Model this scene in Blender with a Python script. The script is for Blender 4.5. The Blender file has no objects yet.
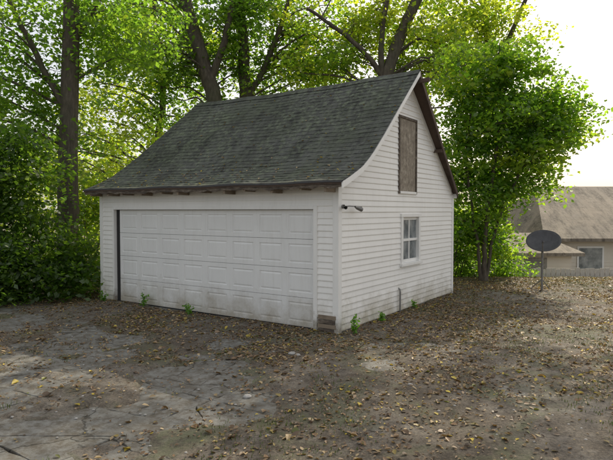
import bpy, math, random
import numpy as np
from mathutils import Vector, Matrix
rng=np.random.default_rng(7); random.seed(7)
S=bpy.context.scene
R=math.radians
# ------------------------------------------------------------------ helpers
def link(o,parent=None):
    S.collection.objects.link(o)
    if parent is not None: o.parent=parent
    return o
def empty(name,loc=(0,0,0),rotz=0):
    e=bpy.data.objects.new(name,None); e.location=loc; e.rotation_euler=(0,0,rotz); e.empty_display_size=.3
    return link(e)
def mesh(name,verts,faces,mat=None,parent=None,smooth=False,uvs=None):
    me=bpy.data.meshes.new(name); me.from_pydata([tuple(v) for v in verts],[],faces)
    if uvs is not None:
        ul=me.uv_layers.new(name='UVMap')
        for l in me.loops: ul.data[l.index].uv=uvs[l.vertex_index]
    if mat: me.materials.append(mat)
    if smooth: me.polygons.foreach_set('use_smooth',[True]*len(me.polygons))
    me.update()
    return link(bpy.data.objects.new(name,me),parent)
def npmesh(name,V,F,mat,parent=None,col=None,smooth=False):
    me=bpy.data.meshes.new(name); V=np.asarray(V,np.float32); F=np.asarray(F,np.int32); k=F.shape[1]
    me.vertices.add(len(V)); me.vertices.foreach_set('co',V.ravel())
    me.loops.add(F.size); me.loops.foreach_set('vertex_index',F.ravel())
    me.polygons.add(len(F)); me.polygons.foreach_set('loop_start',np.arange(0,F.size,k,dtype=np.int32))
    me.update(calc_edges=True)
    if smooth: me.polygons.foreach_set('use_smooth',np.ones(len(F),bool))
    if col is not None:
        a=me.attributes.new('col','FLOAT_COLOR','POINT'); c=np.ones((len(V),4),np.float32); c[:,:3]=col; a.data.foreach_set('color',c.ravel())
    me.materials.append(mat); me.validate()
    return link(bpy.data.objects.new(name,me),parent)
def box(name,x0,x1,y0,y1,z0,z1,mat,parent=None,bev=0):
    v=[(x,y,z) for x in (x0,x1) for y in (y0,y1) for z in (z0,z1)]
    f=[(0,1,3,2),(4,6,7,5),(0,4,5,1),(2,3,7,6),(0,2,6,4),(1,5,7,3)]
    o=mesh(name,v,f,mat,parent)
    if bev:
        b=o.modifiers.new('b','BEVEL'); b.width=bev; b.segments=2
    return o
def smooth(a,b,x):
    t=np.clip((x-a)/(b-a),0,1); return t*t*(3-2*t)
_T=rng.random((64,64))
def vn(x,y,s=1.0):
    x=np.asarray(x,float)*s+100; y=np.asarray(y,float)*s+100
    xi=np.floor(x).astype(int); yi=np.floor(y).astype(int); fx=x-xi; fy=y-yi
    fx=fx*fx*(3-2*fx); fy=fy*fy*(3-2*fy)
    a=_T[xi%64,yi%64]; b=_T[(xi+1)%64,yi%64]; c=_T[xi%64,(yi+1)%64]; d=_T[(xi+1)%64,(yi+1)%64]
    return (a*(1-fx)+b*fx)*(1-fy)+(c*(1-fx)+d*fx)*fy
def fbm(x,y,s=1.0): return .5*vn(x,y,s)+.3*vn(x+31,y+7,s*2.1)+.2*vn(x+3,y+57,s*4.3)
# ------------------------------------------------------------------ materials
class M:
    def __init__(s,name):
        s.m=bpy.data.materials.new(name); s.m.use_nodes=True; s.n=s.m.node_tree.nodes; s.l=s.m.node_tree.links
        s.b=s.n['Principled BSDF']; s.out=s.n['Material Output']; s.b.inputs['Roughness'].default_value=.85
        s.tc=s.n.new('ShaderNodeTexCoord')
    def noise(s,scale,detail=6,rough=.6,coord='Object',stretch=None,dist=0):
        t=s.n.new('ShaderNodeTexNoise'); t.inputs['Scale'].default_value=scale; t.inputs['Detail'].default_value=detail
        t.inputs['Roughness'].default_value=rough; t.inputs['Distortion'].default_value=dist
        src=s.tc.outputs[coord]
        if stretch:
            mp=s.n.new('ShaderNodeMapping'); mp.inputs['Scale'].default_value=stretch; s.l.new(src,mp.inputs[0]); src=mp.outputs[0]
        s.l.new(src,t.inputs['Vector']); return t.outputs['Fac']
    def ramp(s,fac,stops):
        r=s.n.new('ShaderNodeValToRGB'); e=r.color_ramp.elements
        while len(e)<len(stops): e.new(.5)
        for i,(p,c) in enumerate(stops):
            e[i].position=p; e[i].color=(*c,1) if hasattr(c,'__len__') else (c,c,c,1)
        s.l.new(fac,r.inputs[0]); return r.outputs[0]
    def mix(s,f,a,b,mode='MIX'):
        x=s.n.new('ShaderNodeMix'); x.data_type='RGBA'; x.blend_type=mode
        for sock,v in ((x.inputs[0],f),(x.inputs[6],a),(x.inputs[7],b)):
            if isinstance(v,(int,float)): sock.default_value=v
            elif isinstance(v,tuple): sock.default_value=(*v,1)
            else: s.l.new(v,sock)
        return x.outputs[2]
    def math(s,op,a,b=0,c=None):
        x=s.n.new('ShaderNodeMath'); x.operation=op
        for sock,v in zip(x.inputs,(a,b,c)):
            if v is None: continue
            if isinstance(v,(int,float)): sock.default_value=v
            else: s.l.new(v,sock)
        return x.outputs[0]
    def axis(s,i,coord='Object'):
        x=s.n.new('ShaderNodeSeparateXYZ'); s.l.new(s.tc.outputs[coord],x.inputs[0]); return x.outputs[i]
    def color(s,c):
        if isinstance(c,tuple): s.b.inputs['Base Color'].default_value=(*c,1)
        else: s.l.new(c,s.b.inputs['Base Color'])
        return s
    def bump(s,h,strength=.5,dist=.02):
        b=s.n.new('ShaderNodeBump'); b.inputs['Strength'].default_value=strength; b.inputs['Distance'].default_value=dist
        s.l.new(h,b.inputs['Height']); s.l.new(b.outputs[0],s.b.inputs['Normal']); return s

def paint_mat(name,base,dirt=(.22,.19,.14),low=0.5,rough=.55,streak=.35):
    m=M(name); n1=m.noise(1.3,8); n2=m.noise(2.2,6,stretch=(6,6,.7)); n3=m.noise(45,4)
    c=m.mix(m.ramp(n1,[(.4,0.0),(.8,.35)]),base,tuple(b*.8 for b in base))
    c=m.mix(m.math('MULTIPLY',m.ramp(n2,[(.5,0.),(.75,1.)]),streak),c,(.46,.44,.38))
    z=m.axis(2)
    zz=m.math('ADD',z,m.math('MULTIPLY',m.math('SUBTRACT',m.noise(2.2,9,.75),.5),1.5))
    f=m.ramp(zz,[(0.0,.85),(max(.05,low*.45),.4),(low,0.)])
    c=m.mix(f,c,dirt)
    c=m.mix(m.ramp(n3,[(.68,0.),(.80,.4)]),c,(.35,.32,.28))
    m.color(c); m.b.inputs['Roughness'].default_value=rough; m.bump(n3,.15,.003); return m.m
def wood_mat(name,a,b,stretch=(2,30,30)):
    m=M(name); n=m.noise(1.5,8,.7,stretch=stretch); k=m.noise(4,6)
    c=m.mix(n,a,b); c=m.mix(m.ramp(k,[(.5,0.),(.7,.6)]),c,tuple(x*.4 for x in a)); m.color(c); m.bump(n,.5,.006); return m.m
mat_siding=paint_mat('vinyl_siding',(.87,.855,.83),dirt=(.38,.34,.25),low=.55,streak=.12)
mat_trim=paint_mat('white_trim',(.85,.84,.82),low=.3,streak=.15)
mat_door=paint_mat('painted_door',(.79,.79,.785),dirt=(.38,.34,.27),low=.58,rough=.5,streak=.18)
mat_wood=wood_mat('weathered_wood',(.18,.13,.09),(.30,.25,.19))
mat_darkwood=wood_mat('soffit_wood',(.055,.038,.03),(.12,.08,.06))
m=M('peeling_fascia'); n=m.noise(5,8,.75,stretch=(1,3,3)); c=m.ramp(n,[(.36,(.04,.033,.027)),(.5,(.10,.078,.06)),(.62,(.20,.165,.13)),(.72,(.5,.47,.42))]); m.color(c); m.bump(n,.6,.01); mat_peel=m.m
m=M('plywood_board'); n=m.noise(9,8,.8); n2=m.noise(2,4)
c=m.ramp(n,[(.3,(.10,.08,.06)),(.5,(.27,.23,.18)),(.7,(.46,.41,.34))]); c=m.mix(m.ramp(n2,[(.45,0.),(.6,.5)]),c,(.16,.13,.1)); m.color(c); m.bump(n,.5,.008); mat_ply=m.m
m=M('dark_interior'); m.color((.02,.02,.02)); mat_dark=m.m
m=M('window_glass'); n=m.noise(3,4); m.color(m.ramp(n,[(.35,(.10,.12,.13)),(.65,(.36,.38,.38))])); m.b.inputs['Roughness'].default_value=.12; mat_glass=m.m
m=M('grey_metal'); n=m.noise(20,4); m.color(m.ramp(n,[(.3,(.16,.16,.16)),(.7,(.28,.27,.26))])); m.b.inputs['Metallic'].default_value=.5; m.b.inputs['Roughness'].default_value=.5; mat_metal=m.m
m=M('dish_grey'); n=m.noise(8,5); m.color(m.ramp(n,[(.3,(.045,.045,.05)),(.7,(.08,.08,.085))])); m.b.inputs['Roughness'].default_value=.6; mat_dish=m.m
m=M('foundation_concrete'); n=m.noise(12,8,.7); m.color(m.ramp(n,[(.3,(.16,.15,.13)),(.7,(.36,.34,.31))])); m.bump(n,.5,.01); mat_found=m.m
m=M('pale_fence_board'); n=m.noise(9,8,.7,stretch=(4,4,1)); m.color(m.ramp(n,[(.3,(.36,.33,.29)),(.7,(.62,.58,.53))])); m.bump(n,.4,.006); mat_fence=m.m
def shingle_mat(name,c1,c2,moss,tab=.3,row=.13,coord='UV',lich=.55):
    m=M(name); b=m.n.new('ShaderNodeTexBrick'); m.l.new(m.tc.outputs[coord],b.inputs['Vector'])
    b.inputs['Scale'].default_value=1; b.inputs['Brick Width'].default_value=tab; b.inputs['Row Height'].default_value=row
    b.inputs['Mortar Size'].default_value=.004; b.inputs['Mortar Smooth'].default_value=.4
    b.inputs['Color1'].default_value=(*c1,1); b.inputs['Color2'].default_value=(*c2,1); b.inputs['Mortar'].default_value=tuple(x*.45 for x in c1)+(1,)
    g=m.noise(120,3); n=m.noise(.75,9,.7); n2=m.noise(1.3,9,.78,stretch=(2.2,.6,.6)); n3=m.noise(9,8,.75); n4=m.noise(.45,4)
    c=m.mix(.45,b.outputs['Color'],m.ramp(g,[(.3,tuple(x*.4 for x in c1)),(.7,tuple(min(1,x*1.7) for x in c2))]))
    c=m.mix(m.ramp(n,[(.42,0.),(.62,.85)]),c,moss)
    c=m.mix(m.ramp(n2,[(.46,0.),(.62,.85)]),c,tuple(x*.35 for x in c1))
    c=m.mix(m.math('MULTIPLY',m.ramp(n3,[(.48,0.),(.62,.85)]),m.ramp(n4,[(.4,.3),(.6,1.)])),c,tuple(min(1,x*1.75*lich/.55) for x in moss))
    m.color(c); m.b.inputs['Roughness'].default_value=.9
    h=m.math('ADD',b.outputs['Fac'],m.math('MULTIPLY',n3,-.8)); m.bump(m.math('MULTIPLY',h,-1),.6,.008); return m.m
mat_shingle=shingle_mat('asphalt_shingle',(.050,.053,.049),(.092,.096,.088),(.056,.067,.043),lich=.95)
mat_shingle2=shingle_mat('brown_shingle',(.17,.14,.115),(.31,.26,.21),(.20,.175,.15),tab=.45,row=.28,lich=.5)
def leaf_mat(name,trans=.5,gain=(1.9,1.75,.8)):
    m=M(name); a=m.n.new('ShaderNodeAttribute'); a.attribute_name='col'
    d=m.n.new('ShaderNodeBsdfDiffuse'); t=m.n.new('ShaderNodeBsdfTranslucent'); g=m.n.new('ShaderNodeBsdfGlossy'); g.inputs['Roughness'].default_value=.45
    m.l.new(a.outputs['Color'],d.inputs[0])
    tc=m.mix(1.0,a.outputs['Color'],gain,'MULTIPLY'); m.l.new(tc,t.inputs[0])
    x=m.n.new('ShaderNodeMixShader'); x.inputs[0].default_value=trans; m.l.new(d.outputs[0],x.inputs[1]); m.l.new(t.outputs[0],x.inputs[2])
    y=m.n.new('ShaderNodeMixShader'); y.inputs[0].default_value=.05; m.l.new(x.outputs[0],y.inputs[1]); m.l.new(g.outputs[0],y.inputs[2])
    m.l.new(y.outputs[0],m.out.inputs[0]); m.n.remove(m.b); return m.m
mat_leaf=leaf_mat('tree_leaves',.62,(4.0,3.9,1.5)); mat_litter=leaf_mat('dry_leaves',.15)
m=M('bark'); n=m.noise(3,8,.7,stretch=(5,5,1.2)); n2=m.noise(1,4)
c=m.ramp(n,[(.3,(.04,.032,.025)),(.55,(.10,.08,.06)),(.75,(.18,.15,.12))]); c=m.mix(m.ramp(n2,[(.45,0.),(.7,.5)]),c,(.07,.08,.04)); m.color(c); m.bump(n,.9,.04); mat_bark=m.m
m=M('soil_ground'); a=m.noise(.55,10,.68); b=m.noise(5,8,.75); c3=m.noise(38,6,.7); gr=m.noise(.8,6,.6,dist=1)
c=m.ramp(a,[(.32,(.085,.066,.05)),(.46,(.14,.117,.09)),(.56,(.19,.17,.145)),(.68,(.23,.217,.195))])
c=m.mix(m.ramp(b,[(.42,.7),(.6,0.)]),c,(.06,.045,.032))
c=m.mix(m.ramp(c3,[(.52,0.),(.68,.6)]),c,(.29,.24,.17))
c=m.mix(m.ramp(c3,[(.36,.6),(.48,.0)]),c,(.04,.031,.023))
c=m.mix(m.math('MULTIPLY',m.ramp(gr,[(.48,0.),(.62,1.)]),m.ramp(b,[(.36,.0),(.54,.6)])),c,(.085,.105,.04))
m.color(c); m.b.inputs['Roughness'].default_value=.95
m.bump(m.math('ADD',b,m.math('MULTIPLY',c3,.5)),.9,.03); mat_ground=m.m
m=M('old_concrete'); a=m.noise(1.1,10,.7); b=m.noise(7,8,.75); g=m.noise(140,3); v=m.n.new('ShaderNodeTexVoronoi'); v.feature='DISTANCE_TO_EDGE'; v.inputs['Scale'].default_value=.45
nn=m.n.new('ShaderNodeTexNoise'); nn.inputs['Scale'].default_value=2.5; nn.inputs['Detail'].default_value=6; m.l.new(m.tc.outputs['Object'],nn.inputs['Vector'])
vm=m.n.new('ShaderNodeVectorMath'); vm.operation='MULTIPLY_ADD'; m.l.new(nn.outputs['Color'],vm.inputs[0]); vm.inputs[1].default_value=(.55,.55,.55); m.l.new(m.tc.outputs['Object'],vm.inputs[2]); m.l.new(vm.outputs[0],v.inputs['Vector'])
c=m.ramp(a,[(.3,(.135,.133,.12)),(.5,(.21,.208,.19)),(.7,(.28,.275,.255))])
c=m.mix(m.ramp(g,[(.35,.5),(.65,0.)]),c,(.10,.097,.09))
c=m.mix(m.ramp(b,[(.42,.85),(.58,0.)]),c,(.09,.075,.055))
crack=m.ramp(v.outputs['Distance'],[(.002,.9),(.007,0.)])
c=m.mix(crack,c,(.035,.03,.022)); m.color(c); m.b.inputs['Roughness'].default_value=.9
m.bump(m.math('SUBTRACT',m.math('ADD',m.math('MULTIPLY',g,.25),b),crack),.6,.012); mat_conc=m.m
m=M('stone'); n=m.noise(10,6); m.color(m.ramp(n,[(.3,(.25,.24,.22)),(.7,(.5,.48,.46))])); mat_stone=m.m
# ------------------------------------------------------------------ terrain
AX,AY=.52,9.1; TH=math.atan2(-.563,.826); CT,ST=math.cos(TH),math.sin(TH)
def loc(x,y):
    dx=np.asarray(x)-AX; dy=np.asarray(y)-AY; return dx*CT+dy*ST, -dx*ST+dy*CT
def padmask(x,y):
    lx,ly=loc(x,y); n=(fbm(x,y,.9)-.5)*2.2
    d=np.minimum(np.minimum(1.0-lx,lx+9.0),-2.1-ly)+n
    return smooth(-.2,.2,d)
def gz(x,y):
    x=np.asarray(x,float); y=np.asarray(y,float)
    z=(fbm(x,y,.8)-.5)*.10+(fbm(x+9,y,3.)-.5)*.035
    near=smooth(60,30,np.hypot(x,y)); z=z*near
    pm=padmask(x,y); patch=smooth(.50,.70,fbm(x+40,y+11,1.3))
    z=z*(1-pm)+pm*(-.035+patch*.07+(fbm(x,y,6.)-.5)*.012)
    lx,ly=loc(x,y); ins=smooth(.1,-.3,lx)*smooth(-6.45,-6.1,lx)*smooth(-.1,.2,ly)*smooth(5.6,5.3,ly)
    z=z*(1-ins)-.03*ins
    z=z+(1-pm)*.012
    return z-1.5*smooth(16.6,20.5,y)
def axisarr(lo,hi,step,far):
    c=list(np.arange(lo,hi+1e-6,step)); s=step; 
    while c[-1]<far: s*=1.35; c.append(c[-1]+s)
    s=step
    while c[0]>-far: s*=1.35; c.insert(0,c[0]-s)
    return np.array(c)
gx=axisarr(-9,11,.08,1500); gy=axisarr(3,19,.08,1500)
X,Y=np.meshgrid(gx,gy,indexing='ij'); V=np.stack([X,Y,gz(X,Y)],-1).reshape(-1,3)
nx,ny=len(gx),len(gy); I=(np.arange(nx-1)[:,None]*ny+np.arange(ny-1)[None,:]).ravel()
npmesh('ground',V,np.stack([I,I+ny,I+ny+1,I+1],-1),mat_ground,smooth=True)
def clip(poly,p,n):
    out=[]
    for i in range(len(poly)):
        a=np.array(poly[i]); b=np.array(poly[(i+1)%len(poly)]); da=np.dot(a-p,n); db=np.dot(b-p,n)
        if da>=0: out.append(tuple(a))
        if da*db<0: out.append(tuple(a+(b-a)*da/(da-db)))
    return out
dv,df=[],[]
def slab(poly,t):
    if len(poly)<3: return
    c=np.mean(poly,0); P=[]
    for i in range(len(poly)):
        a=np.array(poly[i]); b=np.array(poly[(i+1)%len(poly)]); k=max(1,int(np.linalg.norm(b-a)/.10))
        for j in range(k):
            q=a+(b-a)*j/k+rng.normal(0,.010,2)*(j>0); P.append(q)
    n=len(P); b0=len(dv); tx,ty=rng.normal(0,.004,2)
    for q in P: dv.append((q[0],q[1],t+tx*(q[0]-c[0])+ty*(q[1]-c[1])-.008))
    for q in P:
        qq=c+(q-c)*(1-.012); dv.append((qq[0],qq[1],t+tx*(q[0]-c[0])+ty*(q[1]-c[1])))
    for q in P: dv.append((q[0],q[1],t-.1))
    for i in range(n):
        j=(i+1)%n; df.append((b0+i,b0+j,b0+n+j,b0+n+i)); df.append((b0+2*n+i,b0+2*n+j,b0+j,b0+i))
    df.append(tuple(b0+n+i for i in range(n)))
xs=np.arange(-9.4,2.3,1.65); ys=np.arange(-13.,-.8,1.9)
for x in xs:
    for y in ys:
        g=.006; poly=[(x+g,y+g),(x+1.65-g,y+g),(x+1.65-g,y+1.9-g),(x+g,y+1.9-g)]
        t=rng.normal(-.007,.004); parts=[poly]
        for _ in range(rng.integers(0,3)):
            p=np.array([x+.82,y+.95])+rng.normal(0,.35,2); a=rng.random()*6.28; n=np.array([math.cos(a),math.sin(a)]); np2=[]
            for q in parts: np2+= [clip(q,p+n*.004,n),clip(q,p-n*.004,-n)]
            parts=[q for q in np2 if len(q)>2]
        for q in parts: slab(q,t+rng.normal(0,.002))
drv=mesh('concrete_driveway',dv,df,mat_conc); drv.location=(AX,AY,0); drv.rotation_euler=(0,0,TH)
# ------------------------------------------------------------------ garage
G=empty('garage',(AX,AY,0),TH)
W,D=6.35,5.5; WT=2.45
prof_f=[(-.36,2.52),(-.05,2.64),(.3,2.80),(.63,3.02),(1.1,3.42),(1.55,3.83),(2.1,4.33),(2.7,4.87)]
prof_b=[(2.7,4.87),(3.6,4.10),(4.6,3.24),(5.5,2.50)]
def resample(p,step):
    p=np.array(p); d=np.r_[0,np.cumsum(np.linalg.norm(np.diff(p,axis=0),axis=1))]; n=int(round(d[-1]/step)); s=np.linspace(0,d[-1],n+1)
    return np.stack([np.interp(s,d,p[:,0]),np.interp(s,d,p[:,1])],-1)
def xl(y): return np.interp(y,[-.4,.6,1.55,2.7,5.5],[-6.5,-6.42,-6.22,-5.95,-6.4])
def xr(y): return np.interp(y,[-.4,2.7,5.5],[.30,.30,.14])
def sag(u,y): return -.05*math.sin(math.pi*u)*max(0,min(1,(y+.4)/3)) +.008*math.sin(u*23+y*3)
NX=96
def roof_side(name,prof,flip):
    P=resample(prof,.13); 
    if flip: P=P[::-1]
    v=[];f=[];uv=[]
    for i in range(len(P)-1):
        a,b=P[i],P[i+1]; t=(b-a)/np.linalg.norm(b-a); n=np.array([-t[1],t[0]]); 
        if n[1]<0: n=-n
        jj=rng.normal(0,.004,NX+1)
        rows=[(a-n*.002,i*.13),(a+n*.009,i*.13+.002),(b+n*.003,(i+1)*.13-.001)]
        base=len(v)
        for ri,(q,vv) in enumerate(rows):
            for k in range(NX+1):
                u=k/NX; x=xl(q[0])*(1-u)+xr(q[0])*u; jit=jj[k] if ri==1 else 0
                v.append((x,q[0],q[1]+sag(u,q[0])+jit)); uv.append((x+ (7.3 if flip else 0),vv))
        for r in range(2):
            for k in range(NX):
                A=base+r*(NX+1)+k; f.append((A,A+1,A+NX+2,A+NX+1))
    mesh(name,v,f,mat_shingle,G,uvs=uv)
    P=resample(prof,.3); v=[];f=[]
    for off in (-.012,-.05):
        for q in P:
            for k in range(NX+1):
                u=k/NX; x=(xl(q[0])+.02)*(1-u)+(xr(q[0])-.02)*u; v.append((x,q[0],q[1]+off+sag(u,q[0])))
    n=len(P); m1=NX+1
    for o in (0,n*m1):
        for i in range(n-1):
            for k in range(NX): A=o+i*m1+k; f.append((A,A+1,A+m1+1,A+m1))
    for i in range(n-1):
        for k in (0,NX): A=i*m1+k; f.append((A,A+m1,A+m1+n*m1,A+n*m1))
    for k in range(NX):
        for i in (0,n-1): A=i*m1+k; f.append((A,A+1,A+1+n*m1,A+n*m1))
    mesh(name+'_deck',v,f,mat_darkwood,G)
roof_side('roof_front',prof_f,False); roof_side('roof_back',prof_b,True)
v=[];f=[];uv=[]
nc=40
for k in range(nc+1):
    u=k/nc; x=xl(2.7)*(1-u)+xr(2.7)*u; z=4.87+sag(u,2.7)
    for dy,dz in ((-.12,-.085),(0,.026),(.12,-.08)): v.append((x,2.7+dy,z+dz+(.005 if k%2 else 0))); uv.append((x,dy+.3))
for k in range(nc):
    for j in range(2): A=k*3+j; f.append((A,A+3,A+4,A+1))
mesh('ridge_cap',v,f,mat_shingle,G,uvs=uv)
def yprof(z):
    pf=np.array(prof_f); pb=np.array(prof_b)[::-1]
    lo=np.interp(z+.05,pf[:,1],pf[:,0]); hi=np.interp(z+.05,pb[:,1],pb[:,0]); return max(0,lo),min(D,hi)
def siding(name,fn,zlo,zhi,rangef,holes,course=.105):
    v=[];f=[]
    z=zlo
    while z<zhi-1e-4:
        z1=min(z+course,zhi); a0,b0=rangef(z); a1,b1=rangef(z1)
        if b0-a0<.02: break
        cuts=[(a0,a1,b0,b1)]
        for (ha,hb,hz0,hz1) in holes:
            if z1>hz0+.03 and z<hz1-.03:
                nc=[]
                for (p0,p1,q0,q1) in cuts:
                    if ha>p0 and hb<q0: nc+=[(p0,p1,ha,ha),(hb,hb,q0,q1)]
                    elif ha<=p0 and hb>=q0: pass
                    elif ha<=p0<hb: nc.append((hb,hb,q0,q1))
                    elif p0<ha<=q0: nc.append((p0,p1,ha,ha))
                    else: nc.append((p0,p1,q0,q1))
                cuts=nc
        for (p0,p1,q0,q1) in cuts:
            n=len(v); w=rng.normal(0,.0012)
            v+= [fn(p0,z,.002),fn(q0,z,.002),fn(p0,z,.016+w),fn(q0,z,.016+w),fn(p0,z+.012,.018+w),fn(q0,z+.012,.018+w),fn(p1,z1,.003),fn(q1,z1,.003)]
            f+= [(n,n+1,n+3,n+2),(n+2,n+3,n+5,n+4),(n+4,n+5,n+7,n+6)]
        z=z1
    return mesh(name,v,f,mat_siding,G)
front=lambda a,z,o:(a,-o,z); side=lambda a,z,o:(o,a,z)
DX0,DX1,DZ=-5.86,-.45,2.09
siding('front_siding',front,.03,2.50,lambda z:(-W,0),[(DX0,DX1,-1,DZ)])
WIN=(2.50,3.36,.975,1.92); HAT=(2.36,3.16,2.445,3.915)
siding('gable_siding',side,.03,4.75,yprof,[WIN,HAT])
siding('rear_siding',lambda a,z,o:(a,D+o,z),.03,2.50,lambda z:(-W,0),[])
siding('left_siding',lambda a,z,o:(-W-o+max(0,z-2.5)*.25,a,z),.03,4.7,yprof,[])
box('foundation_front_right',-.45,.0,.0,.15,-.2,.03,mat_found,G); box('foundation_front_left',-W,DX0,.0,.15,-.2,.03,mat_found,G)
box('foundation_side',-.15,.002,.15,D,-.2,.03,mat_found,G); box('foundation_left',-W,-W+.15,.15,D,-.2,.03,mat_found,G); box('foundation_rear',-W+.15,-.15,D-.15,D-.002,-.2,.03,mat_found,G)
box('floor',-W+.15,-.15,.16,D-.15,-.1,.0,mat_found,G)
def corner(name,x,y,sx,sy,z1=2.44):
    t=.026; w=.085
    P=[(x+sx*t,y+sy*t),(x+sx*t,y-sy*w),(x+sx*.004,y-sy*w),(x+sx*.004,y+sy*.004),(x-sx*w,y+sy*.004),(x-sx*w,y+sy*t)]
    v=[(a,b,z) for z in (.0,z1) for a,b in P]; n=6
    f=[(i,(i+1)%n,n+(i+1)%n,n+i) for i in range(n)]+[tuple(range(n)),tuple(range(n,2*n))]
    mesh(name,v,f,mat_trim,G)
corner('corner_trim_fr',0,0,1,-1); corner('corner_trim_fl',-W,0,-1,-1); corner('corner_trim_br',0,D,1,1); corner('corner_trim_bl',-W,D,-1,1)
box('door_jamb_right',DX1-.02,DX1+.055,-.034,.12,0,DZ+.05,mat_trim,G,.004)
box('door_jamb_left',DX0-.055,DX0+.0,-.034,.12,0,DZ+.05,mat_trim,G,.004)
box('door_header',DX0+.002,DX1-.022,-.034,.12,DZ-.015,DZ+.05,mat_trim,G,.004)
box('door_gap_dark',DX0+.001,DX0+.10,.05,.118,0,DZ-.017,mat_dark,G)  # near-black strip standing in for the shade in the gap left of the door
x0,x1=DX0+.10,DX1-.022; z0,z1=.02,DZ-.02; NR,NC=4,8
v=[];f=[]
sh=(z1-z0)/NR; sw=(x1-x0)/NC
for r in range(NR):
    for c in range(NC):
        a,b=x0+c*sw,x0+(c+1)*sw; p,q=z0+r*sh+(.003),z0+(r+1)*sh-.003
        mx=.075; mz=.085; yb=.06
        def ring(ix,iz,y): return [(a+ix,y,p+iz),(b-ix,y,p+iz),(b-ix,y,q-iz),(a+ix,y,q-iz)]
        rings=[ring(0,0,yb+.03),ring(0,0.0001,yb),ring(mx,mz,yb),ring(mx+.008,mz+.008,yb+.013),ring(mx+.02,mz+.02,yb+.013),ring(mx+.045,mz+.045,yb+.003)]
        base=len(v)
        for rr in rings: v+=rr
        for k in range(len(rings)-1):
            for i in range(4):
                j=(i+1)%4
                if k==0 and i in (1,3): continue
                f.append((base+k*4+i,base+k*4+j,base+k*4+4+j,base+k*4+4+i))
        e=base+4*(len(rings)-1); f.append((e,e+1,e+2,e+3))
mesh('garage_door',v,f,mat_door,G)
box('door_backing',x0,x1,.095,.11,0,z1,mat_dark,G)
box('door_bottom_seal',x0,x1,.055,.09,-.01,.019,mat_dark,G)
for i in range(4):
    box('rotted_board_%d'%i,-.385+rng.random()*.03,-.02-rng.random()*.04,-.040-.004*i%.01,-.020,.0+i*.075,.068+i*.075,mat_wood if i%2 else mat_peel,G,.004)
v=[];f=[]
n=60
for k in range(n+1):
    u=k/n; x=(-6.46)*(1-u)+.27*u; zz=2.52+sag(u,-.36)
    w=.012*math.sin(k*1.7)+.008*math.sin(k*4.1)
    v+=[(x,-.345,zz-.016),(x,-.345,zz-.105+w),(x,-.32,zz-.105+w),(x,-.32,zz-.016)]
for k in range(n):
    for i in range(4): A=k*4; j=(i+1)%4; f.append((A+i,A+4+i,A+4+j,A+j))
f+= [(0,1,2,3),(4*n,4*n+3,4*n+2,4*n+1)]
mesh('front_fascia',v,f,mat_peel,G)
v=[];f=[]
for k in range(n+1):
    u=k/n; x=(-6.50)*(1-u)+.30*u; zz=2.52+sag(u,-.36)
    v+=[(x,-.375,zz+.010),(x,-.372,zz-.022),(x,-.35,zz-.022),(x,-.35,zz+.0)]
for k in range(n):
    for i in range(4): A=k*4; j=(i+1)%4; f.append((A+i,A+4+i,A+4+j,A+j))
mesh('drip_edge',v,f,mat_dish,G)
for k in range(12):
    x=-6.3+k*.57+.05*math.sin(k*2.1)
    box('rafter_tail_%d'%k,x,x+.045,-.318,-.03,2.375+.02*math.sin(k*3.3),2.475,mat_wood,G)
def rake(name,prof,xo,w,mat,t=.022):
    P=resample(prof,.25); v=[];f=[]
    for q in P:
        x=xr(q[0])+xo
        for dx,z in ((0,-.0),(t,-.0),(t,-w),(0,-w)): v.append((x+dx,q[0],q[1]+z-.012))
    for i in range(len(P)-1):
        for k in range(4): A=i*4; j=(k+1)%4; f.append((A+k,A+j,A+4+j,A+4+k))
    n=len(P)-1; f+= [(0,1,2,3),(4*n,4*n+1,4*n+2,4*n+3)]
    mesh(name,v,f,mat,G)
rake('rake_board_front',prof_f,-.018,.10,mat_trim); rake('rake_board_back',prof_b,-.018,.12,mat_darkwood)
def frieze(name,prof,y0,y1):
    P=[p for p in resample(prof,.2) if y0<=p[0]<=y1]; v=[];f=[]
    for q in P:
        for dx,z in ((.004,-.055),(.03,-.055),(.03,-.17),(.004,-.17)): v.append((dx,q[0],q[1]+z))
    for i in range(len(P)-1):
        for k in range(4): A=i*4; j=(k+1)%4; f.append((A+k,A+j,A+4+j,A+4+k))
    mesh(name,v,f,mat_trim,G)
frieze('frieze_front',prof_f,0.05,2.7); frieze('frieze_back',prof_b,2.7,5.45)
box('ridge_beam',-.1,.5,2.67,2.73,4.62,4.70,mat_darkwood,G,.006)
for yy,zz in ((1.2,3.40),(4.2,3.46)): box('lookout_%d'%int(yy),-.05,.2,yy,yy+.05,zz-.09,zz-.02,mat_darkwood,G)
box('rear_fascia',-6.25,.1,5.49,5.515,2.36,2.47,mat_trim,G)
a,b,p,q=HAT
box('hatch_board',-.04,.012,a,b,p,q,mat_ply,G)
box('hatch_trim_l',.0,.034,a-.05,a+.0,p-.05,q+.05,mat_peel,G,.004); box('hatch_trim_r',.0,.034,b,b+.05,p-.05,q+.05,mat_peel,G,.004)
box('hatch_trim_t',.0,.032,a+.002,b-.002,q,q+.05,mat_peel,G,.004); box('hatch_trim_b',.0,.045,a+.002,b-.002,p-.05,p,mat_trim,G,.004)
a,b,p,q=WIN
box('window_backing',-.10,-.09,a,b,p,q,mat_dark,G)  # near-black panel filling the opening behind the glass
box('window_glass',-.045,-.04,a+.03,b-.03,p+.03,q-.03,mat_glass,G)
box('window_trim_l',-.06,.036,a-.06,a+.03,p-.0,q+.0,mat_trim,G,.004); box('window_trim_r',-.06,.036,b-.03,b+.06,p-.0,q+.0,mat_trim,G,.004)
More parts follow.
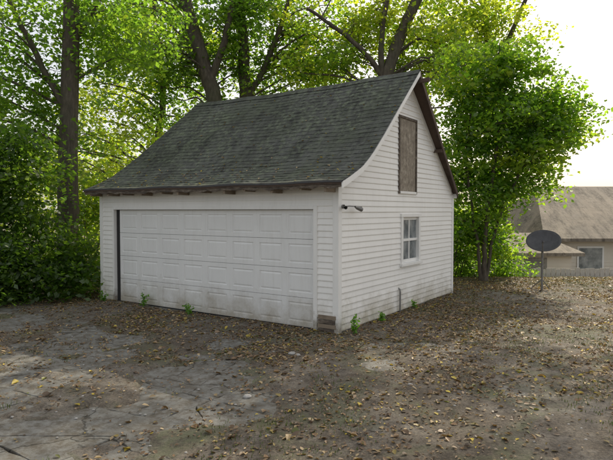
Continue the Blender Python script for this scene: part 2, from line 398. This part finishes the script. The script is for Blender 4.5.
box('window_head',-.06,.044,a-.08,b+.08,q+.001,q+.07,mat_trim,G,.004); box('window_sill',-.06,.07,a-.09,b+.09,p-.06,p-.001,mat_trim,G,.006)
box('sash_top',-.05,-.02,a+.031,b-.031,q-.06,q-.001,mat_trim,G); box('sash_bottom',-.05,-.02,a+.031,b-.031,p+.001,p+.07,mat_trim,G)
box('meeting_rail',-.05,-.012,a+.031,b-.031,(p+q)/2-.025,(p+q)/2+.025,mat_trim,G); box('muntin',-.038,-.018,(a+b)/2-.014,(a+b)/2+.014,p+.071,q-.061,mat_trim,G)
# ------------------------------------------------------------------ tubes
def tube_data(pts,rad,n=8,rough=0):
    pts=np.array(pts,float); V=[];F=[]
    for i,p in enumerate(pts):
        d=pts[min(i+1,len(pts)-1)]-pts[max(i-1,0)]; d/=np.linalg.norm(d)+1e-9
        a=np.cross(d,[0.3,1,.1]) if abs(d[1])<.9 else np.cross(d,[1,0,0]); a/=np.linalg.norm(a); b=np.cross(d,a)
        for k in range(n):
            t=2*math.pi*k/n; rr=rad[i]*(1+rough*math.sin(k*2.4+i*.7)); V.append(p+(a*math.cos(t)+b*math.sin(t))*rr)
    for i in range(len(pts)-1):
        for k in range(n): j=(k+1)%n; F.append((i*n+k,i*n+j,(i+1)*n+j,(i+1)*n+k))
    return V,F
class Tubes:
    def __init__(s): s.V=[];s.F=[]
    def add(s,pts,rad,n=8,rough=0):
        v,f=tube_data(pts,rad,n,rough); o=len(s.V); s.V+=v; s.F+=[tuple(i+o for i in q) for q in f]
    def make(s,name,mat,parent): return mesh(name,s.V,s.F,mat,parent,smooth=True)
def spline(pts,sub=5):
    P=np.array(pts,float); P=np.vstack([2*P[0]-P[1],P,2*P[-1]-P[-2]]); out=[]
    for i in range(1,len(P)-2):
        for k in range(sub):
            t=k/sub; p0,p1,p2,p3=P[i-1:i+3]
            out.append(.5*((2*p1)+(-p0+p2)*t+(2*p0-5*p1+4*p2-p3)*t*t+(-p0+3*p1-3*p2+p3)*t**3))
    out.append(P[-2]); return np.array(out)
T=Tubes(); T.add([(.02,.10,2.12),(.06,.10,2.12)],[.035,.035],10); T.add([(.06,.10,2.12),(.10,.2,2.13),(.12,.60,2.12)],[.009,.009,.009],6)
T.add([(.12,.36,2.12),(.13,.42,2.10),(.16,.52,2.07)],[.015,.032,.04],10); T.add([(.06,.10,2.12),(.12,.04,2.11),(.15,-.0,2.10)],[.012,.025,.03],10)
T.make('flood_light',mat_metal,G)
T=Tubes(); T.add([(.05,2.35,-.05),(.05,2.35,.42),(.045,2.35,.47),(-.0,2.35,.5)],[.016]*4,8); T.make('conduit_pipe',mat_metal,G)
# ------------------------------------------------------------------ foliage
def leafmesh(name,C,size,colr,mat,parent=None,upbias=.5,flat=False,aspect=.6,fine=False):
    N=len(C); nrm=rng.normal(0,1,(N,3)); nrm[:,2]=np.abs(nrm[:,2])+upbias
    if flat: nrm=rng.normal(0,.28,(N,3)); nrm[:,2]=1
    nrm/=np.linalg.norm(nrm,axis=1,keepdims=True)
    a=rng.normal(0,1,(N,3)); a-=nrm*np.sum(a*nrm,1,keepdims=True); a/=np.linalg.norm(a,axis=1,keepdims=True); b=np.cross(nrm,a)
    L=(np.asarray(size)*np.ones(N)*rng.uniform(.6,1.3,N))[:,None]; Wd=L*aspect*rng.uniform(.8,1.2,(N,1))
    fold=nrm*L*rng.uniform(.0,.22,(N,1))
    if not fine:
        V=np.stack([C-a*L*.5,C+b*Wd*.5+fold-a*L*.05,C+a*L*.5,C-b*Wd*.5+fold-a*L*.05],1).reshape(-1,3); I=np.arange(N)[:,None]*4
        return npmesh(name,V,I+np.arange(4)[None,:],mat,parent,col=np.repeat(colr,4,0))
    v0=C-a*L*.5; v3=C+a*L*.5-fold*.6
    v1=C-a*L*.12+b*Wd*.5+fold; v2=C+a*L*.22+b*Wd*.36+fold*.7
    v5=C-a*L*.12-b*Wd*.5+fold; v4=C+a*L*.22-b*Wd*.36+fold*.7
    V=np.stack([v0,v1,v2,v3,v4,v5],1).reshape(-1,3); I=np.arange(N)[:,None]*6
    F=np.stack([I+0,I+1,I+2,I+3,I+0,I+3,I+4,I+5],-1).reshape(-1,4)
    return npmesh(name,V,F,mat,parent,col=np.repeat(colr,6,0))
GREEN=np.array([[.05,.10,.02],[.07,.135,.024],[.10,.165,.028],[.15,.20,.03]])
YEL=np.array([[.07,.13,.022],[.11,.175,.028],[.20,.23,.035],[.10,.16,.028]])
DK=np.array([[.040,.08,.018],[.05,.10,.02],[.075,.13,.024],[.12,.17,.028]])
def palette(pal,clid,z):
    N=len(clid); t=(clid%97)/97.; k=np.clip((t*.6+rng.random(N)*.4)*(len(pal)-1),0,len(pal)-1.001); i=k.astype(int); fr=(k-i)[:,None]
    c=pal[i]*(1-fr)+pal[i+1]*fr; return c*rng.uniform(.7,1.2,(N,1))
def clumps(ells,sig):
    out=[]
    for (c,r,n) in ells:
        d=rng.normal(0,1,(n,3)); d/=np.linalg.norm(d,axis=1,keepdims=True); u=rng.random((n,1))**(1/2.0)
        out.append(np.array(c)+d*u*np.array(r))
    return np.vstack(out)
def crown_leaves(cl,per,sig):
    n=len(cl); sc=rng.uniform(.5,1.4,(n,1)); P=[];ID=[]
    for i,c in enumerate(cl):
        k=int(per*rng.uniform(.5,1.5)*sc[i,0]); q=rng.normal(0,1,(k,3)); q/= (np.linalg.norm(q,axis=1,keepdims=True)**.35)
        q*=np.array([sig,sig,sig*.5])*sc[i]; q[:,2]-=.25*np.hypot(q[:,0],q[:,1])
        P.append(c+q); ID.append(np.full(k,i*37))
    return np.vstack(P),np.concatenate(ID)
def tree(kind,stems,ells,per=120,sig=.5,size=.13,pal=GREEN,nbr=45,brr=.035,limb_w=1.0):
    E=empty(kind,tuple(stems[0][0][0]))
    off=np.array(E.location); T=Tubes(); pts_all=[];rad_all=[]
    for pts,r0,r1 in stems:
        sp=spline(pts,6); n=len(sp); sp[1:]+=rng.normal(0,.012,(n-1,3)); rr=np.linspace(r0,r1,n)
        if pts[0][2]<.5: rr[0]*=1.45; rr[1]*=1.15
        T.add(sp-off,rr,12,.07); pts_all.append(sp); rad_all.append(rr)
    A=np.vstack(pts_all); RR=np.concatenate(rad_all); cl=clumps(ells,sig)
    for c in cl[rng.permutation(len(cl))[:nbr]]:
        dd=np.linalg.norm(A-c,axis=1)+np.where(A[:,2]>c[2]-.3*np.linalg.norm(A[:,:2]-c[:2],axis=1),3.,0)+np.where(A[:,2]<1.5 if A[:,2].max()>6 else A[:,2]<-5,5,0)
        i=int(np.argmin(dd)); s=A[i]; L=np.linalg.norm(c-s)
        if L>6.5: continue
        m1=s+(c-s)*.35+np.array([0,0,.10*L])+rng.normal(0,.06*L,3); m2=s+(c-s)*.7+np.array([0,0,.08*L])+rng.normal(0,.05*L,3)
        sp=spline([s,m1,m2,c],3); r=min(RR[i]*.5,brr*(.4+L*.28))*limb_w; T.add(sp-off,np.linspace(r,.008,len(sp)),6)
        for _ in range(3):
            q=sp[rng.integers(4,len(sp)-1)]; e=q+rng.normal(0,.45,3)*np.array([1,1,.5])+np.array([0,0,.15]); T.add(np.array([q,(q+e)/2+rng.normal(0,.04,3),e])-off,[.014,.01,.004],4)
    T.make('trunk',mat_bark,E)
    P,ID=crown_leaves(cl,per,sig); leafmesh('foliage',P-off,size,palette(pal,ID,P[:,2]),mat_leaf,E)
    return E
def g(x,y): return float(gz(x,y))-.05
tree('maple_tree',[([(-6.55,15,g(-6.5,15)),(-6.5,15,2.5),(-6.42,15,5),(-6.3,15,8),(-6.2,15.2,11)],.30,.16),
  ([(-6.42,15,4.6),(-7.2,14.8,6.2),(-8.2,14.5,8.5)],.10,.05),([(-6.35,15,6.5),(-5.4,14.9,8.0),(-4.8,14.8,10)],.10,.05)],
  [((-7.6,15.4,8.2),(4.0,2.4,2.8),66),((-8.4,15.6,5.4),(2.2,1.6,2.4),40),((-5.0,15.8,7.0),(1.8,1.3,1.4),16)],pal=GREEN,size=.155,nbr=35)
tree('maple_tree',[([(-2.6,20,g(-2.6,20)),(-3.0,20,3),(-3.3,20,5.8),(-3.75,20,7.5),(-4.5,20,10),(-4.9,20,12)],.33,.2),
  ([(-3.5,20,6.6),(-2.9,19.8,8.2),(-2.5,19.7,10)],.15,.08)],
  [((-4.6,20.6,9.1),(3.4,1.6,2.4),48),((-5.4,21,6.5),(2.4,1.2,1.9),24),((-3.2,21.,7.6),(2.6,1.2,1.5),18)],pal=GREEN,size=.18)
tree('maple_tree',[([(-2.0,20.8,g(-2,20.8)),(-2.1,20.8,4),(-2.3,20.8,6.3),(-2.35,20.8,8),(-2.5,20.8,10),(-2.3,20.8,12)],.27,.17),
  ([(-2.25,20.8,6.2),(-1.6,20.6,7.3),(-.8,20.3,9.2),(-.3,20,11)],.13,.07)],
  [((-1.0,21.2,9.2),(3.4,1.5,2.2),46),((-.2,21.2,7.3),(2.6,1.1,1.4),24)],pal=GREEN,size=.18)
tree('maple_tree',[([(2.0,19,g(2,19)),(2.3,19,4),(2.75,19,6.6),(3.2,19,8.),(3.9,19,9.6),(4.4,19,11.5)],.24,.16),
  ([(2.7,19,6.5),(2.0,18.9,7.4),(1.0,18.8,8.2),(.0,18.6,8.8)],.10,.05),([(2.6,19,6.2),(2.55,18.9,8),(2.9,18.8,10)],.12,.06)],
  [((2.4,19.8,9.0),(3.4,1.4,1.9),42),((1.0,19.8,7.4),(2.4,1.0,1.4),22),((4.6,20,7.2),(2.1,1.1,1.9),28)],pal=YEL,size=.17)
tree('maple_tree',[([(-6.4,22,g(-6.4,22)),(-6.0,22,4),(-5.7,22,6.6),(-5.9,22,9),(-6.3,22,12)],.17,.09)],
  [((-6.8,22.5,8.5),(3.2,1.5,3.2),50),((-8.5,23,5),(3,1.4,3.0),42)],pal=YEL,size=.19)
tree('mulberry_tree',[([(5.2,16.1,g(5.2,16.1)),(5.25,16.1,1.5),(5.5,16.2,3.4),(5.9,16.3,6.)],.075,.035),
  ([(5.25,16.1,-.1),(5.6,16.2,1.6),(6.3,16.3,3.2),(7.0,16.3,5.)],.055,.025),([(5.15,16.1,-.1),(4.9,16.1,1.8),(4.7,16.2,3.6),(4.9,16.3,5.4)],.05,.025)],
  [((6.0,16.5,4.5),(2.2,1.2,2.3),98),((4.8,16.5,3.0),(1.2,.8,2.0),42),((5.4,16.9,1.6),(1.3,.6,1.0),20),((7.6,16.6,4.8),(1.3,.8,1.0),22),((5.4,16.6,6.2),(1.9,.9,1.2),34)],per=140,sig=.38,size=.15,pal=np.array([[.055,.12,.02],[.08,.155,.024],[.12,.185,.028],[.20,.23,.03]]),nbr=60,brr=.016)
tree('honey_locust_tree',[([(8.2,23,g(8,23)),(8.0,23,4),(7.6,23,8),(7.2,23,11.5)],.2,.12),([(7.7,23,7.5),(8.6,22.5,10),(9.5,22,12.5)],.12,.06)],
  [((6.4,22.5,10.0),(3.8,1.6,1.9),46),((5.2,22,8.4),(2.4,1.1,1.6),26),((9.4,21.2,14.2),(5.2,3.2,1.9),66)],pal=YEL,size=.18,per=120,nbr=36)  # last, highest crown is added out of view to shade and dapple the foreground
def shrub(kind,base,ells,per,sig,size,pal,stems=10):
    E=empty(kind,(base[0],base[1],g(*base))); off=np.array(E.location); T=Tubes(); cl=clumps(ells,sig)
    for c in cl[:stems]:
        s=np.array([base[0]+rng.normal(0,.3),base[1]+rng.normal(0,.3),off[2]]); m1=(s+c)/2+rng.normal(0,.2,3); sp=spline([s,m1,c],4); T.add(sp-off,np.linspace(.03,.008,len(sp)),6)
    T.make('stems',mat_bark,E); P,ID=crown_leaves(cl,per,sig)
    k=P[:,2]>gz(P[:,0],P[:,1])+.02; P=P[k]; ID=ID[k]
    leafmesh('foliage',P-off,size,palette(pal,ID,P[:,2]),mat_leaf,E)
shrub('lilac_shrub',(-7.2,12.7),[((-7.4,12.6,1.3),(1.9,1.0,1.6),76),((-6.9,12.8,3.0),(1.3,.8,1.4),40),((-5.7,13.0,.8),(.8,.8,.9),26),((-7.2,12.2,.45),(1.9,.8,.4),34),((-8.6,12.5,3.4),(1.4,1.0,1.5),26)],165,.36,.125,DK,30)
shrub('understory_shrub',(-7.2,18),[((-7.6,18.6,1.8),(2.8,1.0,2.4),56),((-5.2,19,2.8),(2.4,1.0,2.6),50)],115,.5,.16,YEL,14)
shrub('understory_shrub',(-1.,22),[((-2.5,23,3.0),(4.,1.0,3.2),50),((3.,23,2.6),(4.2,1.0,3.2),48)],105,.6,.19,YEL,14)
shrub('understory_shrub',(4.8,17.6),[((4.6,17.6,.9),(1.2,.6,1.3),36),((6.2,17.6,.3),(1.2,.5,.7),20)],115,.33,.12,GREEN,8)
def treeline():
    C=[];
    for i in range(400):
        x=rng.uniform(-45,50); y=rng.uniform(38,48); h=8.2 if x<2 else 4.6-.02*x
        C.append((x,y,-1.5+rng.random()**.8*h))
    P,ID=crown_leaves(np.array(C),75,1.3); P=P[P[:,2]>-1.5]
    leafmesh('distant_trees',P,.40,palette(YEL,(np.arange(len(P))*37//85),P[:,2]),mat_leaf)
treeline()
# ------------------------------------------------------------------ ground litter
def inside_garage(x,y,pad=.03):
    lx,ly=loc(x,y); return (lx>-W-pad)&(lx<pad)&(ly>-pad)&(ly<D+pad)
def scatter(n,x0,x1,y0,y1): return rng.uniform(x0,x1,n),rng.uniform(y0,y1,n)
N=180000; x,y=scatter(N,-9,11,3.2,18.5); pm=padmask(x,y); lx,ly=loc(x,y)
dens=smooth(.34,.64,fbm(x+5,y+3,.9))*.75+.15
nearwall=np.exp(-np.clip(np.maximum(-ly,lx),0,9)/1.2); dens=dens+nearwall*.5
dens*=np.where(pm>.5,.14+.45*smooth(.45,.65,fbm(x+40,y+11,1.3)),1.); dens*=.5+.5*smooth(4.,8.,y); dens=np.where((x>1.5)&(y<6),dens*.7,dens)
keep=(rng.random(N)<dens)&~inside_garage(x,y); x,y,pm=x[keep],y[keep],pm[keep]
z=np.maximum(gz(x,y),np.where((pm>.2),-.003,-9))+rng.uniform(.004,.014,len(x))
pal=np.array([[.19,.12,.065],[.12,.08,.05],[.29,.20,.12],[.40,.30,.17],[.25,.19,.06],[.52,.40,.06],[.16,.17,.045]]); w=np.array([.28,.22,.2,.14,.08,.05,.03]); w/=w.sum()
c=pal[rng.choice(7,len(x),p=w)]*rng.uniform(.7,1.25,(len(x),1))
r_=rng.random(len(x)); sz=np.where(r_<.05,.085,np.where(r_<.36,.055,.032))
leafmesh('leaf_litter',np.stack([x,y,z],-1),sz,c,mat_litter,flat=True,aspect=.62,fine=True)
n=260; u=rng.random(n); yy=rng.uniform(-.3,2.6,n)**1.0; yy=np.where(rng.random(n)<.5,rng.uniform(-.33,.6,n),yy); pf=np.array(prof_f)
xx=xl(yy)*(1-u)+xr(yy)*u; zz=np.interp(yy,pf[:,0],pf[:,1])+np.array([sag(a,b) for a,b in zip(u,yy)])+.025
leafmesh('roof_leaves',np.stack([xx,yy,zz],-1),.05,pal[rng.choice([0,2,3,5],n)],mat_litter,G,flat=True,fine=True)
def tufts(name,P,nb,h,col,parent=None,spread=.05):
    V=[];F=[];C=[]
    for (px,py,pz) in P:
        for _ in range(nb):
            a=rng.random()*6.28; l=h*rng.uniform(.5,1.2); bx,by=px+rng.normal(0,spread),py+rng.normal(0,spread); w=.003+.002*rng.random()
            d=np.array([math.cos(a),math.sin(a)])*l*rng.uniform(.2,.7); o=np.array([-math.sin(a),math.cos(a)])*w; i=len(V)
            V+=[(bx-o[0],by-o[1],pz-.01),(bx+o[0],by+o[1],pz-.01),(bx+d[0]*.4+o[0]*.8,by+d[1]*.4+o[1]*.8,pz+l*.6),(bx+d[0]*.4-o[0]*.8,by+d[1]*.4-o[1]*.8,pz+l*.6),(bx+d[0],by+d[1],pz+l*.85),(bx+d[0]+.001,by+d[1],pz+l*.85)]
            F+=[(i,i+1,i+2,i+3),(i+3,i+2,i+5,i+4)]; cc=np.array(col)*rng.uniform(.7,1.3); C+=[cc]*6
    npmesh(name,np.array(V),np.array(F),mat_litter,parent,col=np.array(C))
P=[]
for _ in range(300):
    if rng.random()<.5: lx_=xs[rng.integers(len(xs))]+rng.normal(0,.02); ly_=rng.uniform(-8,-2)
    else: lx_=rng.uniform(-9,2); ly_=ys[rng.integers(len(ys))]+rng.normal(0,.02)
    wx=AX+lx_*CT-ly_*ST; wy=AY+lx_*ST+ly_*CT
    if fbm(wx,wy,1.1)>.54 and wy>3: P.append((wx,wy,0))
for _ in range(11000):
    x,y=rng.uniform(-8,11),rng.uniform(4,18)
    if padmask(x,y)<.3 and not inside_garage(x,y) and fbm(x+70,y+20,.6)>.60-.09*(x>1.5 and y>7.5): P.append((x,y,float(gz(x,y))))
tufts('grass_tufts',P,7,.035,(.095,.125,.035),spread=.06)
def weed(lx_,ly_,h,n):
    wx=AX+lx_*CT-ly_*ST; wy=AY+lx_*ST+ly_*CT; z=float(gz(wx,wy)); E=empty('weed_plant',(wx,wy,z)); T=Tubes(); C=[]
    for _ in range(n):
        e=np.array([rng.normal(0,.07),rng.normal(0,.05),h*rng.uniform(.6,1.1)]); sp=spline([(0,0,-.02),e*.5+rng.normal(0,.015,3),e],4); T.add(sp,np.linspace(.005,.002,len(sp)),5)
        for q in sp[1:]: C+= [q+rng.normal(0,.025,3) for _ in range(3)]
    T.make('stems',mat_weed,E); C=np.array(C); C[:,2]=np.abs(C[:,2])+.01; leafmesh('leaves',C,.055,np.tile(np.array([[.08,.17,.03]]),(len(C),1))*rng.uniform(.7,1.3,(len(C),1)),mat_leaf,E,fine=True)
m=M('weed_stem'); m.color(m.ramp(m.noise(8),[(.3,(.06,.10,.03)),(.7,(.10,.13,.05))])); mat_weed=m.m
for a in [(-4.75,-.12,.30,3),(-3.35,-.15,.18,3),(.22,.18,.28,4),(.15,1.3,.12,3),(.15,2.9,.12,2),(-6.0,-.2,.2,3)]: weed(*a)
T=Tubes()
for _ in range(160):
    x,y=rng.uniform(-6,8),rng.uniform(4.8,14)
    if inside_garage(x,y,.2): continue
    a=rng.random()*6.28; l=rng.uniform(.06,.22); z=max(float(gz(x,y)),0 if padmask(x,y)>.3 else -9)+.010; d=np.array([math.cos(a),math.sin(a),0])*l
    p=np.array([x,y,z]); T.add([p,p+d*.5+rng.normal(0,.01,3)+[0,0,.006],p+d],[.004,.003,.002],5)
T.make('fallen_twigs',mat_bark,None)
V=[];F=[]
def stone(x,y,s):
    z=max(float(gz(x,y)),0 if padmask(x,y)>.3 else -9); i=len(V); n=7
    for ring,(r,h) in enumerate(((1,-.2),(1.05,.25),(.65,.6))):
        for k in range(n): a=6.283*k/n; rr=r*s*rng.uniform(.8,1.15); V.append((x+math.cos(a)*rr,y+math.sin(a)*rr*.75,z+h*s*.8))
    for q in range(2):
        for k in range(n): j=(k+1)%n; F.append((i+q*n+k,i+q*n+j,i+q*n+n+j,i+q*n+n+k))
    F.append(tuple(i+2*n+k for k in range(n)))
for (x,y,s) in [(-.2,7.7,.06),(-.12,7.62,.04),(-.65,6.0,.05),(.2,7.9,.04),(1.2,6.3,.03)]: stone(x,y,s)
for _ in range(420):
    x,y=rng.uniform(-5,7),rng.uniform(4,10); 
    if not inside_garage(x,y,.1): stone(x,y,rng.uniform(.005,.018))
mesh('stones',V,F,mat_stone)
# ------------------------------------------------------------------ satellite dish
E=empty('satellite_dish',(6.06,14.1,float(gz(6.06,14.1))))
T=Tubes(); T.add([(0,0,-.1),(0,0,.85),(0,0,1.12)],[.028,.028,.028],10); T.add([(0,0,.28),(.28,.15,-.02)],[.012,.012],6); T.add([(0,0,.28),(-.25,.18,-.02)],[.012,.012],6)
T.make('mast',mat_metal,E)
v=[];f=[];nr,na=7,32
for i in range(nr+1):
    r=i/nr
    for k in range(na): a=6.283185*k/na; v.append((r*.42*math.cos(a),r*.36*math.sin(a),.11*r*r))
for i in range(nr):
    for k in range(na): j=(k+1)%na; f.append((i*na+k,i*na+j,(i+1)*na+j,(i+1)*na+k))
dish=mesh('reflector',v,f,mat_dish,E,smooth=True); so=dish.modifiers.new('s','SOLIDIFY'); so.thickness=.012
dish.location=(0,-.06,1.20); dn=Vector((-.35,-.72,.75)).normalized(); dish.rotation_euler=dn.to_track_quat('Z','Y').to_euler()
box('mount_bracket',-.05,.05,-.07,.04,1.04,1.16,mat_metal,E,.008)
T=Tubes(); b0=Vector((0,-.06,1.20)); q=dn.to_track_quat('Z','Y'); e=b0+q@Vector((0,-.30,.42)); s=b0+q@Vector((0,-.36,.09)); T.add([tuple(s),tuple(e)],[.012,.012],6); T.add([tuple(e),tuple(e+(b0-e).normalized()*.12)],[.03,.035],8); T.make('lnb_arm',mat_metal,E)
# ------------------------------------------------------------------ neighbouring house
H=empty('neighbor_house',(11.5,21.4,-1.5))
mat_beige=paint_mat('beige_siding',(.68,.62,.53),low=.3,streak=.1)
def hb(name,x0,x1,y0,y1,z0,z1,mat,bev=0): return box(name,x0-11.5,x1-11.5,y0-21.4,y1-21.4,z0+1.5,z1+1.5,mat,H,bev)
def hsiding(name,x0,x1,y,z0,z1):
    v=[];f=[];z=z0
    while z<z1-.01:
        zt=min(z+.14,z1); n=len(v); v+=[(x0-11.5,y-21.4-.0,z+1.5),(x1-11.5,y-21.4-.0,z+1.5),(x0-11.5,y-21.4-.02,z+1.5),(x1-11.5,y-21.4-.02,z+1.5),(x0-11.5,y-21.4-.002,zt+1.5),(x1-11.5,y-21.4-.002,zt+1.5)]
        f+=[(n,n+1,n+3,n+2),(n+2,n+3,n+5,n+4)]; z=zt
    mesh(name,v,f,mat_beige,H)
hb('main_walls',9.6,22,21.4,28.6,-1.6,.95,mat_beige); hsiding('main_siding',9.6,22,21.39,-1.5,.94)
def hip(name,x0,x1,y0,y1,z0,z1,inset,mat):
    ym=(y0+y1)/2; v=[(x0,y0,z0),(x1,y0,z0),(x1,y1,z0),(x0,y1,z0),(x0+inset,ym,z1),(x1-inset,ym,z1),(x0,y0,z0-.12),(x1,y0,z0-.12),(x1,y1,z0-.12),(x0,y1,z0-.12)]
    v=[(a-11.5,b-21.4,c+1.5) for a,b,c in v]; f=[(0,1,5,4),(1,2,5),(2,3,4,5),(3,0,4),(0,6,7,1),(1,7,8,2),(2,8,9,3),(3,9,6,0),(6,9,8,7)]
    mesh(name,v,f,mat,H,uvs=[(a,(b)*1.15) for a,b,c in v])
hip('main_roof',9.0,22.6,20.8,29.2,1.0,3.15,1.4,mat_shingle2)
hb('wing_walls',5.4,9.6,19.9,22.5,-1.6,.52,mat_beige); hsiding('wing_siding',5.4,9.6,19.89,-1.5,.5); hip('wing_roof',5.1,9.9,19.5,23.2,.55,1.2,1.0,mat_shingle2)
for i,(a,b) in enumerate(((10.6,11.5),(12.6,13.5),(15,16))): 
    hb('window_%d'%i,a,b,21.33,21.36,-.5,.6,mat_glass); hb('window_frame_%d'%i,a-.07,b+.07,21.34,21.362,-.57,.67,mat_trim)
hb('wing_door',7.9,8.7,19.84,19.865,-1.5,.35,mat_found); hb('wing_window',6.2,7.0,19.84,19.865,-.3,.3,mat_glass)
Fn=empty('board_fence',(4.3,17.9,0))
for i in range(60):
    x=i*.16; h=.16+.02*math.sin(i*2.3)+.01*rng.normal()
    box('board_%d'%i,x+.006,x+.15,0,.02,-1.1,h,mat_fence,Fn)
box('rail',0,9.6,.021,.06,-.05,.03,mat_wood,Fn)
# ------------------------------------------------------------------ light, sky, camera
az,el=R(33),R(38)
s=Vector((math.sin(az)*math.cos(el),math.cos(az)*math.cos(el),math.sin(el)))
L=bpy.data.lights.new('sun','SUN'); L.energy=5; L.angle=R(.5); L.color=(1,.90,.72); lo=bpy.data.objects.new('sun',L); lo.rotation_euler=s.to_track_quat('Z','Y').to_euler(); link(lo)
w=bpy.data.worlds.new('World'); S.world=w; w.use_nodes=True; nt=w.node_tree; sk=nt.nodes.new('ShaderNodeTexSky'); sk.sky_type='NISHITA'; sk.sun_disc=False; sk.sun_elevation=el; sk.sun_rotation=az
sk.air_density=1.0; sk.dust_density=4.0; sk.ozone_density=1.0
mx=nt.nodes.new('ShaderNodeMix'); mx.data_type='RGBA'; mx.inputs[0].default_value=.45; nt.links.new(sk.outputs[0],mx.inputs[6]); mx.inputs[7].default_value=(8.4,8.1,7.4,1)  # even warm white added to the sky to brighten shaded surfaces
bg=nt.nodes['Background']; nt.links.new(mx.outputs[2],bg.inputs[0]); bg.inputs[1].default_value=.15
S.view_settings.view_transform='Standard'; S.view_settings.look='None'; S.view_settings.exposure=0
cam=bpy.data.cameras.new('camera'); cam.lens=550/613*36; cam.sensor_width=36; cam.clip_end=4000; co=bpy.data.objects.new('camera',cam); co.location=(0,0,2.05); co.rotation_euler=(R(88),0,0); link(co); S.camera=co
